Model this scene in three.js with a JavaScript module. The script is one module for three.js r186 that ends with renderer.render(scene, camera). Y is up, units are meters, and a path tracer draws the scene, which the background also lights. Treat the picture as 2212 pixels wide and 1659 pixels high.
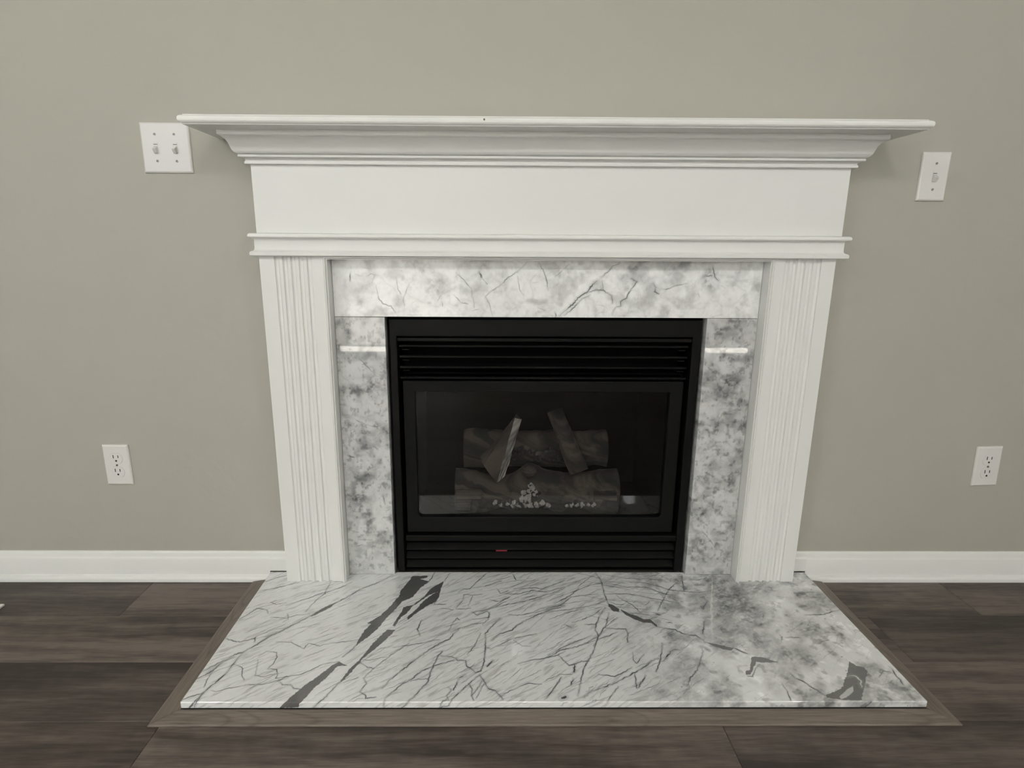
import * as THREE from 'three';
import { RoundedBoxGeometry } from 'three/addons/geometries/RoundedBoxGeometry.js';
import { mergeGeometries, toCreasedNormals } from 'three/addons/utils/BufferGeometryUtils.js';

// ------------------------------------------------------------------ camera, sky, sun, exposure
const scene = new THREE.Scene();
const camera = new THREE.PerspectiveCamera(70.787, 2212 / 1659, 0.05, 200);
camera.position.set(-0.1278, 0.9194, 1.3838);
camera.rotation.set(-0.2154, -0.0084, 0.0056, 'YXZ');
camera.setViewOffset(2212, 1659, 26.7, 36.1, 2212, 1659);
scene.add(camera);

const renderer = new THREE.WebGLRenderer({ antialias: true });
renderer.toneMapping = THREE.LinearToneMapping;
renderer.toneMappingExposure = 0.77;
renderer.shadowMap.enabled = true;

scene.background = new THREE.Color().setRGB(3.3, 3.7, 4.45);      // hazy bright sky outside the windows
const sun = new THREE.DirectionalLight(new THREE.Color().setRGB(1, 0.96, 0.9), 80);
sun.position.set(-2, 12.5, 9);                                      // high, on the patio side; an overhang added outside blocks it from the room
sun.target.position.set(0, 0, 3.4);
sun.castShadow = true;
Object.assign(sun.shadow.camera, { left: -10, right: 10, top: 10, bottom: -10, near: 0.5, far: 40 });
scene.add(sun, sun.target);

const XL = -3.4, XR = 3.4, ZB = 3.4, YC = 2.44;                     // room: side walls, window wall, ceiling

// ------------------------------------------------------------------ helpers
let seed = 7;
const rnd = () => { seed = (seed * 1664525 + 1013904223) >>> 0; return seed / 4294967296; };
const range = (a, b) => a + (b - a) * rnd();
function hash(x, y, s) { let h = Math.imul(x, 374761393) ^ Math.imul(y, 668265263) ^ Math.imul(s, 1274126177); h = Math.imul(h ^ (h >>> 13), 1274126177); return ((h ^ (h >>> 16)) >>> 0) / 4294967296; }
function noise(x, y, s = 0) {
  const xi = Math.floor(x), yi = Math.floor(y), fx = x - xi, fy = y - yi, u = fx * fx * (3 - 2 * fx), v = fy * fy * (3 - 2 * fy);
  const a = hash(xi, yi, s), b = hash(xi + 1, yi, s), c = hash(xi, yi + 1, s), d = hash(xi + 1, yi + 1, s);
  return a + (b - a) * u + (c - a) * v + (a - b - c + d) * u * v;
}
function fbm(x, y, s, n = 4) { let t = 0, a = 0.5, f = 1; for (let i = 0; i < n; i++) { t += a * noise(x * f, y * f, s + i); a *= 0.5; f *= 2.03; } return t / (1 - Math.pow(0.5, n)); }
const clamp = (x, a, b) => Math.min(b, Math.max(a, x));
const smooth = (a, b, x) => { const t = clamp((x - a) / (b - a), 0, 1); return t * t * (3 - 2 * t); };

const used = {};
function numbered(name) { used[name] = (used[name] ?? -1) + 1; return used[name] ? name + '_' + String(used[name]).padStart(3, '0') : name; }
const flat = (g) => { const n = g.index ? g.toNonIndexed() : g; for (const k of Object.keys(n.attributes)) if (!['position', 'normal', 'uv'].includes(k)) n.deleteAttribute(k); return n; };
function merged(list) { const l = (Array.isArray(list) ? list : [list]).map(flat); return l.length > 1 ? mergeGeometries(l) : l[0]; }
function obj(name, geos, mat, parent = scene) {
  const m = new THREE.Mesh(merged(geos), mat); m.name = parent === scene ? numbered(name) : name;
  m.castShadow = m.receiveShadow = true; parent.add(m); return m;
}
function thing(name, label, category, pos = [0, 0, 0], group) {
  const o = new THREE.Group(); o.name = numbered(name); o.position.set(...pos); scene.add(o);
  o.userData = { label, category }; if (group) o.userData.group = group; return o;
}
function struct(name, geos, mat) { let o; if (geos) o = obj(name, geos, mat); else { o = new THREE.Group(); o.name = numbered(name); scene.add(o); } o.userData.kind = 'structure'; return o; }
function box(x0, x1, y0, y1, z0, z1) { const g = new THREE.BoxGeometry(x1 - x0, y1 - y0, z1 - z0); g.translate((x0 + x1) / 2, (y0 + y1) / 2, (z0 + z1) / 2); return g; }
function rbox(x0, x1, y0, y1, z0, z1, r = 0.002, seg = 2) { const g = new RoundedBoxGeometry(x1 - x0, y1 - y0, z1 - z0, seg, Math.min(r, (x1 - x0) / 2.01, (y1 - y0) / 2.01, (z1 - z0) / 2.01)); g.translate((x0 + x1) / 2, (y0 + y1) / 2, (z0 + z1) / 2); return g; }
// triangles from quads given as lists of corner points
function quads(list) {
  const p = [], uv = [];
  for (const [a, b, c, d] of list) { p.push(...a, ...b, ...c, ...a, ...c, ...d); uv.push(0, 0, 1, 0, 1, 1, 0, 0, 1, 1, 0, 1); }
  const g = new THREE.BufferGeometry(); g.setAttribute('position', new THREE.Float32BufferAttribute(p, 3)); g.setAttribute('uv', new THREE.Float32BufferAttribute(uv, 2)); g.computeVertexNormals(); return g;
}
// sweep of a profile [out, y] round three sides of a body (returned, mitred ends)
function mitred(profile, x0, x1, zf, crease = 0.5) {
  const at = (i, [p, y]) => [[x0 - p, y, 0], [x0 - p, y, zf + p], [x1 + p, y, zf + p], [x1 + p, y, 0]][i], q = [];
  for (let i = 0; i < 3; i++) for (let j = 0; j + 1 < profile.length; j++) q.push([at(i, profile[j]), at(i + 1, profile[j]), at(i + 1, profile[j + 1]), at(i, profile[j + 1])]);
  return toCreasedNormals(quads(q), crease);
}
// sweep of a profile [z, y] along x from xa to xb, with ends
function along(profile, xa, xb, crease = 0.5) {
  const q = [], n = profile.length;
  for (let j = 0; j < n; j++) { const [z, y] = profile[j], [z2, y2] = profile[(j + 1) % n]; q.push([[xa, y, z], [xb, y, z], [xb, y2, z2], [xa, y2, z2]]); }
  const g = toCreasedNormals(quads(q), crease), ends = [];
  const tri = THREE.ShapeUtils.triangulateShape(profile.map(([z, y]) => new THREE.Vector2(z, y)), []);
  for (const x of [xa, xb]) for (const t of tri) { const v = t.map((k) => [x, profile[k][1], profile[k][0]]); ends.push([v[0], v[1], v[2], v[2]]); }
  return merged([g, quads(ends)]);
}
// a body with a bevelled front: full outline at the back, inset outline at the front
function bevelled(w, h, d, inset, lip) {
  const ring = (i, z) => [[-w / 2 + i, -h / 2 + i, z], [w / 2 - i, -h / 2 + i, z], [w / 2 - i, h / 2 - i, z], [-w / 2 + i, h / 2 - i, z]];
  const R = [ring(0, 0), ring(0, lip), ring(inset * 0.3, lip + (d - lip) * 0.6), ring(inset, d)], q = [];
  for (let k = 0; k < 3; k++) for (let i = 0; i < 4; i++) q.push([R[k][i], R[k][(i + 1) % 4], R[k + 1][(i + 1) % 4], R[k + 1][i]]);
  q.push(R[3]); return quads(q);
}
function uvFrom(g, f) {
  const p = g.attributes.position, n = g.attributes.normal, uv = new Float32Array(p.count * 2);
  for (let i = 0; i < p.count; i++) { const [u, v] = f(p.getX(i), p.getY(i), p.getZ(i), n.getX(i), n.getY(i), n.getZ(i)); uv[i * 2] = u; uv[i * 2 + 1] = v; }
  g.setAttribute('uv', new THREE.BufferAttribute(uv, 2)); return g;
}
function canvasTexture(w, h, paint, repeat = false) {
  const c = document.createElement('canvas'); c.width = w; c.height = h; const x = c.getContext('2d'); paint(x, w, h);
  const t = new THREE.CanvasTexture(c); t.colorSpace = THREE.SRGBColorSpace; t.wrapS = t.wrapT = repeat ? THREE.RepeatWrapping : THREE.ClampToEdgeWrapping; t.magFilter = THREE.LinearFilter; return t;
}
function perPixel(x, w, h, f) { const im = x.createImageData(w, h), d = im.data; for (let j = 0, k = 0; j < h; j++) for (let i = 0; i < w; i++, k += 4) { const c = f(i, j); d[k] = c[0]; d[k + 1] = c[1]; d[k + 2] = c[2]; d[k + 3] = 255; } x.putImageData(im, 0, 0); }
function bumpTexture(n, f) { const d = new Uint8Array(n * n * 4); for (let j = 0, k = 0; j < n; j++) for (let i = 0; i < n; i++, k += 4) { const v = clamp(f(i / n, j / n), 0, 1) * 255; d[k] = d[k + 1] = d[k + 2] = v; d[k + 3] = 255; } const t = new THREE.DataTexture(d, n, n); t.wrapS = t.wrapT = THREE.RepeatWrapping; t.magFilter = THREE.LinearFilter; t.needsUpdate = true; return t; }

// ------------------------------------------------------------------ marble: veins, patches and clouds, in millimetres
// slab: x from its left end, z from the wall (past 462 on the front edge); surround: x from -0.54 m, height above the floor
const SLAB_PATCHES = [[0.3,403,34,444,31,444,40,425,47,451,58,431,87,417,126,391,145,382,171,362,213,351,246,332,277,313,304,316,276,321,252,332,229,322,228,348,199,368,160,372,145,380,126,381,99,393,66],
[0.3,491,58,461,89,448,122,422,158,400,167,398,185,392,206,385,236,390,238,399,206,411,192,422,163,441,141,455,120,473,107,485,103],
[0.3,486,101,486,122,480,143,456,165,435,189,419,214,416,206,432,178,446,145,469,114],
[0.33,374,251,352,293,342,322,332,350,319,372,308,403,308,410,314,403,329,369,337,347,349,328,378,284,394,252],
[0.33,288,353,309,364,288,366,275,397,257,427,247,453,244,460,235,475,199,476,213,460,224,439,236,420,258,392,277,364],
[0.34,175,202,190,178,208,160,217,153,218,164,200,181,183,199],
[0.36,925,152,936,158,948,174,946,184,932,183,925,165],
[0.36,952,176,970,191,990,204,1001,214,1015,213,1028,233,1026,240,1014,226,996,224,977,211,960,196],
[0.4,1123,293,1147,300,1166,307,1181,312,1173,319,1158,316,1141,306],
[0.4,1209,342,1217,338,1236,342,1262,356,1230,356,1214,354,1197,375,1185,390,1174,391,1178,382,1187,379,1200,359],
[0.42,1422,354,1429,366,1443,371,1443,383,1412,419,1379,459,1340,458,1313,452,1316,445,1344,436,1364,424,1380,404,1396,388],
[0.92,1339,451,1365,433,1386,422,1376,438,1353,452,1339,457]];
const SLAB_VEINS = [[3.0,346,30,314,62,271,93,246,126,216,158,191,181,171,204,148,229,124,254,100,276,85,300,65,322,49,332,30,353,14,369,1,382],
[3.0,63,327,59,353,58,369,57,382,50,403,43,417,35,439,33,460,28,475],
[2.0,35,439,29,462,18,475],
[2.4,52,339,40,348,28,361,24,379,13,390,1,403],
[1.4,24,379,24,400,28,424],
[1.2,58,361,77,366,85,374,92,392,103,405],
[1.8,3,280,19,286,41,292,57,286,71,277,75,292],
[1.6,5,214,18,192,29,171,58,178,66,192],
[1.8,6,101,32,91,57,81,78,71,98,62],
[1.4,6,58,27,41,51,30],
[1.9,241,62,219,83,190,103,161,118,146,132,128,141,111,153,100,160],
[1.9,183,62,181,95,183,111,171,134,164,156,157,185],
[1.2,95,149,72,156,55,149,65,138],
[1.3,169,192,154,196,135,199,118,209,90,206,78,206],
[1.3,114,192,124,213,115,224],
[1.0,71,274,89,259,101,246,123,233],
[1.5,126,292,160,292,174,301,197,313,202,296,230,304,256,294,288,291,316,283],
[1.5,104,336,115,322,139,325,146,339,146,358,140,374,159,375,167,387,167,400,189,396,216,390,240,373,259,358,286,353],
[1.2,107,347,115,371,120,392,138,396,164,387],
[1.6,111,418,133,417,150,416,173,407,189,397],
[1.8,178,409,189,419,204,417,216,428,232,429],
[1.2,47,432,58,436,78,427,111,420],
[1.5,-1,457,14,448,35,439],
[2.0,313,300,306,319,292,339],
[2.6,309,405,297,432,285,455,264,479],
[1.5,335,356,355,369,370,373],
[1.8,354,400,362,415,355,437,369,446,370,453,390,450],
[1.2,315,413,328,405,342,398],
[2.3,399,427,409,408,424,387,439,369,451,353,476,325,494,305,512,290,528,281,534,265,548,246],
[1.5,522,252,531,223,539,209,546,216],
[1.4,400,310,420,305,443,300,468,294,488,287,503,284],
[1.6,354,400,368,374,384,353,400,333,412,319,434,296],
[1.2,336,347,356,349,375,342,391,339],
[2.0,408,471,411,451,423,435,437,418,455,405,473,382,494,369,515,358,540,350],
[2.2,445,476,463,456,478,432,491,410,495,380,500,358,506,336,513,322],
[1.4,455,409,470,403,490,403],
[2.2,512,336,531,338,546,342,550,349,567,350,572,369,582,374,591,385,602,380,608,356,611,313,610,265,621,246,639,219,646,209],
[2.5,611,313,620,311],
[2.0,601,390,578,415,566,430,548,453,540,471,523,476],
[2.3,601,393,609,405,619,428,631,432,642,444,649,456],
[1.8,578,415,585,428,586,447,590,458],
[1.8,607,405,596,430,585,447],
[1.5,611,413,604,430,595,453],
[1.8,536,425,542,432,535,446,539,458,528,460,521,476],
[4.0,567,394,557,400],
[2.0,556,405,547,432],
[3.0,628,349,616,367],
[1.6,622,316,643,302,664,287,686,277,731,265],
[2.4,626,287,643,265,674,252,688,233,711,216,740,195,772,178,811,163],
[1.6,667,195,689,199,725,188,761,167,812,160],
[1.8,574,188,620,174,665,156,691,149,741,130,791,106,821,86],
[2.0,620,137,644,145,671,126],
[1.8,654,112,693,114,730,98,767,104,822,82],
[1.8,684,90,719,88,744,86,758,92,825,53],
[1.6,639,92,647,110,669,98],
[1.4,575,86,604,80,624,70,649,57],
[1.8,536,105,548,93,565,91,579,66,596,40,606,23],
[1.5,550,137,551,114,576,118,598,114],
[1.3,534,171,548,141],
[1.3,564,163,574,122],
[1.5,534,174,557,174,571,171],
[1.7,576,185,588,197,613,183,620,195,618,206,577,213],
[2.2,479,143,477,156,506,155],
[2.0,456,271,447,249,450,229,453,216],
[1.2,476,181,503,171,527,178],
[1.4,570,331,586,305,599,262],
[1.2,554,246,576,233,605,226],
[1.3,603,233,616,213,620,185],
[1.8,685,359,714,349,745,343,771,335,792,322],
[1.2,677,287,696,305,715,305],
[1.3,642,449,669,432,700,415,731,417],
[1.3,734,456,753,433,776,398],
[1.8,463,14,456,45,448,66],
[1.3,505,19,493,58],
[2.0,683,23,690,49],
[2.5,1026,239,1046,246,1067,251,1080,264,1096,270,1109,270,1121,285],
[3.0,1181,311,1192,320,1208,331],
[2.2,916,18,925,49,925,78,923,114,925,152],
[2.0,915,167,895,199,880,230,873,252,878,270,868,293,860,317,842,348,833,364,824,380,813,413,803,447],
[1.8,852,232,877,231],
[1.8,920,188,905,230,891,252,879,271],
[1.5,937,206,911,230,895,246],
[2.2,897,243,923,248,948,248,949,262,942,293],
[1.5,874,284,903,271,925,259],
[2.1,879,271,849,293,821,308,793,315,777,322,761,335,748,342],
[1.6,863,271,835,284,785,311,753,334],
[2.0,776,334,786,350,796,365,825,353,841,352],
[3.0,809,361,804,383],
[2.0,800,401,793,418],
[1.2,738,454,755,430,774,398],
[1.0,742,406,773,390,799,390],
[1.6,855,390,889,396,914,383,933,370],
[2.3,815,452,831,437,860,425,894,410,935,385,964,367,991,345,1003,345],
[1.8,1022,296,1006,339,990,370,982,383],
[3.0,1052,317,1039,317,1014,344],
[2.0,935,388,929,428],
[2.0,957,393,933,426],
[1.6,860,463,875,442,891,423],
[1.3,946,325,941,348,946,359,970,331],
[2.0,1108,320,1084,362,1071,380,1050,401,1037,421],
[2.4,787,152,829,122,858,90],
[1.7,763,174,800,160,833,126,871,118,906,114],
[1.8,762,185,810,178,858,167,893,156,919,143],
[1.6,822,225,851,213,876,199,904,174],
[1.2,767,213,808,192,852,174],
[1.4,857,82,896,40,917,27],
[1.4,865,90,899,70,925,66],
[2.0,803,233,817,243],
[1.8,925,114,950,112,982,112,1007,118,1041,130,1079,141,1105,148],
[1.8,1012,82,1046,86,1083,112,1098,118],
[1.8,1015,57,1046,65,1075,78,1100,94,1140,102,1176,106,1210,100],
[1.5,995,44,1031,44,1069,46,1094,51],
[2.2,1174,48,1196,51,1223,40],
[2.0,1158,27,1147,65,1140,102],
[1.6,1138,57,1100,94,1082,122,1060,156,1045,181],
[1.8,931,145,945,156,964,156],
[1.5,954,118,966,137,986,156,995,178,999,188],
[4.0,1035,192,1045,196],
[2.0,1055,225,1066,226],
[3.0,1186,143,1164,171],
[3.0,1150,219,1128,265],
[5.0,768,455,777,450],
[3.5,1117,317,1122,317],
[2.0,1509,178,1484,185,1461,195,1411,197],
[1.5,1217,362,1205,372,1186,396,1175,395],
[2.5,1272,388,1275,401,1287,411,1299,428,1309,443,1315,450],
[1.5,1239,416,1240,433,1234,459],
[2.6,1501,370,1498,391,1497,406,1494,419],
[1.2,1457,399,1479,381,1490,383],
[2.0,1303,290,1313,275],
[2.0,1320,278,1351,278],
[3.0,1309,192,1301,206],
[2.0,1300,477,1319,465],
[2.0,1386,477,1398,462]];
const SLAB_CLOUDS = [[0.8,1240,118,41,115],
[0.8,1271,137,48,102],
[0.7,1323,86,68,40],
[0.6,1212,265,35,28],
[0.75,1277,233,15,19],
[0.55,1463,118,49,23],
[0.6,1390,239,36,33],
[0.4,1496,137,39,37],
[0.45,1454,259,14,34],
[0.4,1395,314,10,29],
[0.5,1325,340,29,35],
[0.45,1302,331,11,17],
[0.35,1247,354,33,52],
[0.4,1257,401,18,37],
[0.3,1215,419,15,21],
[0.35,1485,443,16,12],
[0.45,1371,202,10,24],
[0.4,1104,122,19,23],
[0.45,1159,178,11,35],
[0.35,976,435,17,17],
[0.35,1035,442,23,16],
[0.3,1044,370,17,13],
[0.3,1127,418,12,38],
[0.3,1070,331,17,20]];
const SURROUND_VEINS = [[1.6,490,889,472,869,442,849,422,829,397,813,387,802,397,784,405,756],
[1.3,519,886,531,867,539,847,543,820],
[1.5,315,861,337,841,352,821,354,801],
[2.5,372,863,377,851],
[1.2,377,851,392,834],
[2.0,53,862,51,840],
[1.8,93,852,106,858,113,855,105,835],
[1.3,165,850,169,821,176,808],
[1.4,197,831,186,808,181,791,184,779],
[1.6,115,830,119,800,130,784,150,778,162,760],
[1.4,309,806,324,789,344,785],
[1.2,357,801,359,776],
[1.2,279,789,279,779],
[2.0,244,786,249,787],
[1.0,467,854,472,820,482,807],
[3.0,573,754,588,770,606,783,618,801,640,814,655,834,665,845],
[2.0,586,757,611,778,626,796,648,808],
[2.0,640,814,666,821,681,819,703,806,706,788],
[1.5,678,842,681,821],
[2.0,675,852,694,867,701,878,719,888],
[2.0,707,760,714,777,727,781,726,792,741,801,746,814,755,827,765,842,749,850],
[2.0,806,837,812,827,810,817,821,812],
[1.8,827,825,840,822,860,832,891,838],
[2.5,951,881,959,853,967,846],
[2.0,935,856,950,858],
[2.0,562,764,565,754],
[1.0,531,869,542,836],
[1.0,562,854,594,884],
[1.5,63,644,83,623,107,597],
[1.6,41,483,72,466,101,461,114,466],
[1.6,13,163,39,155],
[1.4,38,133,74,133],
[1.2,23,111,46,118],
[2.0,20,380,37,375],
[2.0,92,405,101,398],
[2.0,110,268,114,240],
[1.6,32,448,34,439],
[1.8,1052,639,1074,631],
[1.5,984,164,1009,135,1030,105],
[1.5,1011,500,1041,496],
[1.8,1008,529,1017,529],
[1.6,995,574,1010,553,1031,557],
[1.5,1061,464,1072,469],
[1.2,978,336,1001,322]];
const SURROUND_CLOUDS = [[0.35,257,828,27,22],
[0.3,238,865,12,12],
[0.3,71,795,15,10],
[0.6,526,762,10,6],
[0.75,949,841,13,18],
[0.5,945,858,16,18],
[0.4,762,880,28,18],
[0.35,671,824,10,10],
[0.3,877,885,25,15],
[0.6,45,278,24,48],
[0.55,74,192,16,29],
[0.35,76,567,46,26],
[0.35,38,706,6,29],
[0.35,114,148,14,25],
[0.35,33,301,18,19],
[0.75,1012,579,19,31],
[0.7,1045,518,20,36],
[0.5,1038,570,17,30],
[0.4,979,322,27,23],
[0.35,1050,317,13,32],
[0.4,967,208,31,24],
[0.4,972,90,28,41],
[0.35,999,719,41,21],
[0.3,980,460,30,27]];

const jag = (pts, step, amp, s) => {                                 // a polyline with a natural wander
  const out = [];
  for (let i = 0; i + 1 < pts.length; i++) {
    const [ax, ay] = pts[i], [bx, by] = pts[i + 1], L = Math.hypot(bx - ax, by - ay), n = Math.max(1, Math.round(L / step)), nx = -(by - ay) / (L || 1), ny = (bx - ax) / (L || 1);
    for (let k = 0; k < n; k++) { const t = k / n, a = (i || k) ? (fbm((ax + L * t) * 0.16, (ay + L * t) * 0.16, s, 3) - 0.5) * 2 * amp : 0; out.push([ax + (bx - ax) * t + nx * a, ay + (by - ay) * t + ny * a]); }
  }
  out.push(pts[pts.length - 1]); return out;
};
const pairs = (row, from) => { const r = []; for (let i = from; i + 1 < row.length; i += 2) r.push([row[i], row[i + 1]]); return r; };
function vein(x, pts, width, tone, s, strength = 1) {
  const p = jag(pts, 4, 1.6 + width * 0.25, s); x.lineCap = 'round';
  x.strokeStyle = `rgba(${tone},${0.13 * strength})`; x.lineWidth = width * 3; x.beginPath(); p.forEach(([a, b], i) => (i ? x.lineTo(a, b) : x.moveTo(a, b))); x.stroke();
  for (let i = 0; i + 1 < p.length; i++) {
    const t = i / p.length, k = noise(i * 0.35, s, 3), e = Math.min(1, 3 * Math.min(t + 0.12, 1.12 - t));
    x.strokeStyle = `rgba(${tone},${(0.45 + 0.5 * k) * strength * (0.55 + 0.45 * e)})`; x.lineWidth = Math.max(0.5, width * (0.45 + 0.75 * k) * e);
    x.beginPath(); x.moveTo(...p[i]); x.lineTo(...p[i + 1]); x.stroke();
  }
}
const slabMap = canvasTexture(2048, 672, (x, w, h) => {
  const mm = 1513 / w;
  perPixel(x, w, h, (i, j) => {
    const X = i * mm, Y = j * mm, wx = X + 14 * (fbm(X * 0.02, Y * 0.02, 5, 2) - 0.5), wy = Y + 14 * (fbm(X * 0.02, Y * 0.02, 9, 2) - 0.5);
    const a = wx * 0.82 - wy * 0.57, b = wx * 0.57 + wy * 0.82;      // the grain of the stone runs up to the right
    let v = 230 + 13 * (fbm(a * 0.008, b * 0.03, 21) - 0.5) + 10 * (fbm(X * 0.12, Y * 0.12, 31, 3) - 0.5);
    const streak = fbm(a * 0.03, b * 0.21, 41, 4), right = smooth(880, 1120, X);
    v -= (1 - right) * 34 * Math.pow(smooth(0.5, 0.8, streak), 1.2);
    let cloud = 0.42 * right * smooth(0.34, 0.62, fbm(wx * 0.018, wy * 0.018, 51));
    for (const [s, cx, cy, rx, ry] of SLAB_CLOUDS) { const dx = (wx - cx) / rx, dy = (wy - cy) / ry, r2 = dx * dx + dy * dy; if (r2 < 5) cloud = Math.max(cloud, s * 1.15 * Math.exp(-r2 * 0.85)); }
    v -= cloud * (76 + 66 * smooth(0.3, 0.66, fbm(a * 0.03, b * 0.07, 61, 5)) + 90 * (fbm(a * 0.09, b * 0.2, 67, 4) - 0.5) + 70 * (fbm(X * 0.22, Y * 0.22, 71, 3) - 0.5));
    v -= right * 40 * smooth(0.62, 0.8, fbm(X * 0.055, Y * 0.055, 91, 3));
    v += right * 20 * smooth(0.6, 0.8, fbm(X * 0.05, Y * 0.05, 99, 3));
    return [v * 0.986, v * 0.994, v];
  });
  x.scale(1 / mm, 1 / mm);
  seed = 11;
  for (let i = 0; i < 560; i++) {                                    // wispy short veins
    const X = rnd() < 0.85 ? range(0, 1050) : range(1000, 1513), Y = range(-10, 490), L = range(14, 84), an = -0.62 + range(-0.28, 0.28) + (X > 640 && X < 1050 && Y < 150 ? 0.35 : 0), p = [];
    for (let k = 0; k <= 3; k++) p.push([X + Math.cos(an) * L * k / 3 + range(-2, 2), Y + Math.sin(an) * L * k / 3 + range(-2, 2)]);
    vein(x, p, range(0.5, 1.2), '90,94,98', 200 + i, range(0.22, 0.75) * (X > 1050 ? 0.6 : 1));
  }
  for (let i = 0; i < 70; i++) { const X = range(560, 1000), Y = range(-5, 210), L = range(40, 120), an = (X < 850 ? -0.42 : 0.22) + range(-0.2, 0.2); vein(x, [[X, Y], [X + L * 0.5 * Math.cos(an), Y + L * 0.5 * Math.sin(an) + range(-3, 3)], [X + L * Math.cos(an), Y + L * Math.sin(an)]], range(0.8, 1.5), '88,92,98', 900 + i, range(0.4, 0.8)); }
  for (let i = 0; i < 110; i++) { const X = range(1000, 1513), Y = range(0, 480), r = range(0.8, 2.6); x.fillStyle = `rgba(84,88,90,${range(0.15, 0.5)})`; x.beginPath(); x.ellipse(X, Y, r, r * range(0.5, 0.9), range(0, 3), 0, 7); x.fill(); }
  SLAB_PATCHES.forEach((row, n) => {
    const p = pairs(row, 1), v = 28 + row[0] * 180, e = jag([...p, p[0]], 3, row[0] > 0.8 ? 1 : 2.2, 300 + n);
    x.fillStyle = `rgba(${v},${v + 1},${v + 1},0.94)`; x.beginPath(); e.forEach(([a, b], i) => (i ? x.lineTo(a, b) : x.moveTo(a, b))); x.closePath(); x.fill();
    x.strokeStyle = `rgba(${v - 22},${v - 20},${v - 18},0.45)`; x.lineWidth = 1; x.stroke();
    x.save(); x.clip(); for (let i = 0; i < 60; i++) { const [a, b] = p[Math.floor(rnd() * p.length)]; x.fillStyle = `rgba(${rnd() < 0.5 ? v - 18 : v + 22},${v},${v},0.18)`; x.beginPath(); x.ellipse(a + range(-25, 25), b + range(-18, 18), range(3, 11), range(1.5, 4), -0.8, 0, 7); x.fill(); } x.restore();
  });
  SLAB_VEINS.forEach((row, n) => vein(x, pairs(row, 1), row[0], '76,80,84', 500 + n, 1));
  vein(x, [[1239, 40], [1185, 171], [1145, 278]], 5, '212,214,212', 78, 0.9);
  vein(x, [[1388, 397], [1401, 394], [1409, 396], [1411, 408], [1402, 426]], 4, '205,208,206', 77);
});
const surroundMap = canvasTexture(1280, 1078, (x, w, h) => {
  const mm = 1080 / w;
  perPixel(x, w, h, (i, j) => {
    const X = i * mm, Y = (h - j) * mm, head = Y > 751 ? 1 : 0;
    const wx = X + 22 * (fbm(X * 0.02, Y * 0.02, 5, 2) - 0.5), wy = Y + 22 * (fbm(X * 0.02, Y * 0.02, 9, 2) - 0.5);
    let v = (head ? 240 : 203) + 16 * (fbm(X * 0.016, Y * 0.016, 121) - 0.5) + 12 * (fbm(X * 0.13, Y * 0.13, 131, 3) - 0.5);
    v -= (head ? 30 : 40) * smooth(0.46, 0.78, fbm(wx * 0.03, wy * 0.034, 141, 5));
    v -= (head ? 16 : 20) * Math.pow(1 - Math.abs(2 * fbm(wx * 0.017, wy * 0.017, 151, 4) - 1), 9);
    v -= (head ? 8 : 30) * smooth(0.58, 0.76, fbm(X * 0.11, Y * 0.09, 161, 3));
    let cloud = 0;
    for (const [s, cx, cy, rx, ry] of SURROUND_CLOUDS) { const dx = (wx - cx) / rx, dy = (wy - cy) / ry, r2 = dx * dx + dy * dy; if (r2 < 5) cloud = Math.max(cloud, s * Math.exp(-r2 * 0.8)); }
    v -= cloud * (22 + 125 * smooth(0.36, 0.7, fbm(X * 0.07, Y * 0.07, 171, 5)));
    return [v * 0.988, v * 0.996, v];
  });
  x.translate(0, h); x.scale(1 / mm, -1 / mm); seed = 23;
  for (let i = 0; i < 170; i++) { const up = i < 60, X = up ? range(0, 1080) : rnd() < 0.5 ? range(0, 135) : range(945, 1080), Y = up ? range(755, 900) : range(20, 750), L = range(6, 26), an = range(0, 6.3); vein(x, [[X, Y], [X + L * 0.5 * Math.cos(an) + range(-3, 3), Y + L * 0.5 * Math.sin(an)], [X + L * Math.cos(an), Y + L * Math.sin(an)]], range(0.5, 1.3), '104,108,110', 40 + i, range(0.12, 0.4)); }
  SURROUND_VEINS.forEach((row, n) => vein(x, pairs(row, 1), row[0] * 1.15, '92,96,98', 700 + n, row[0] >= 2 ? 0.8 : 0.5));
});

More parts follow.
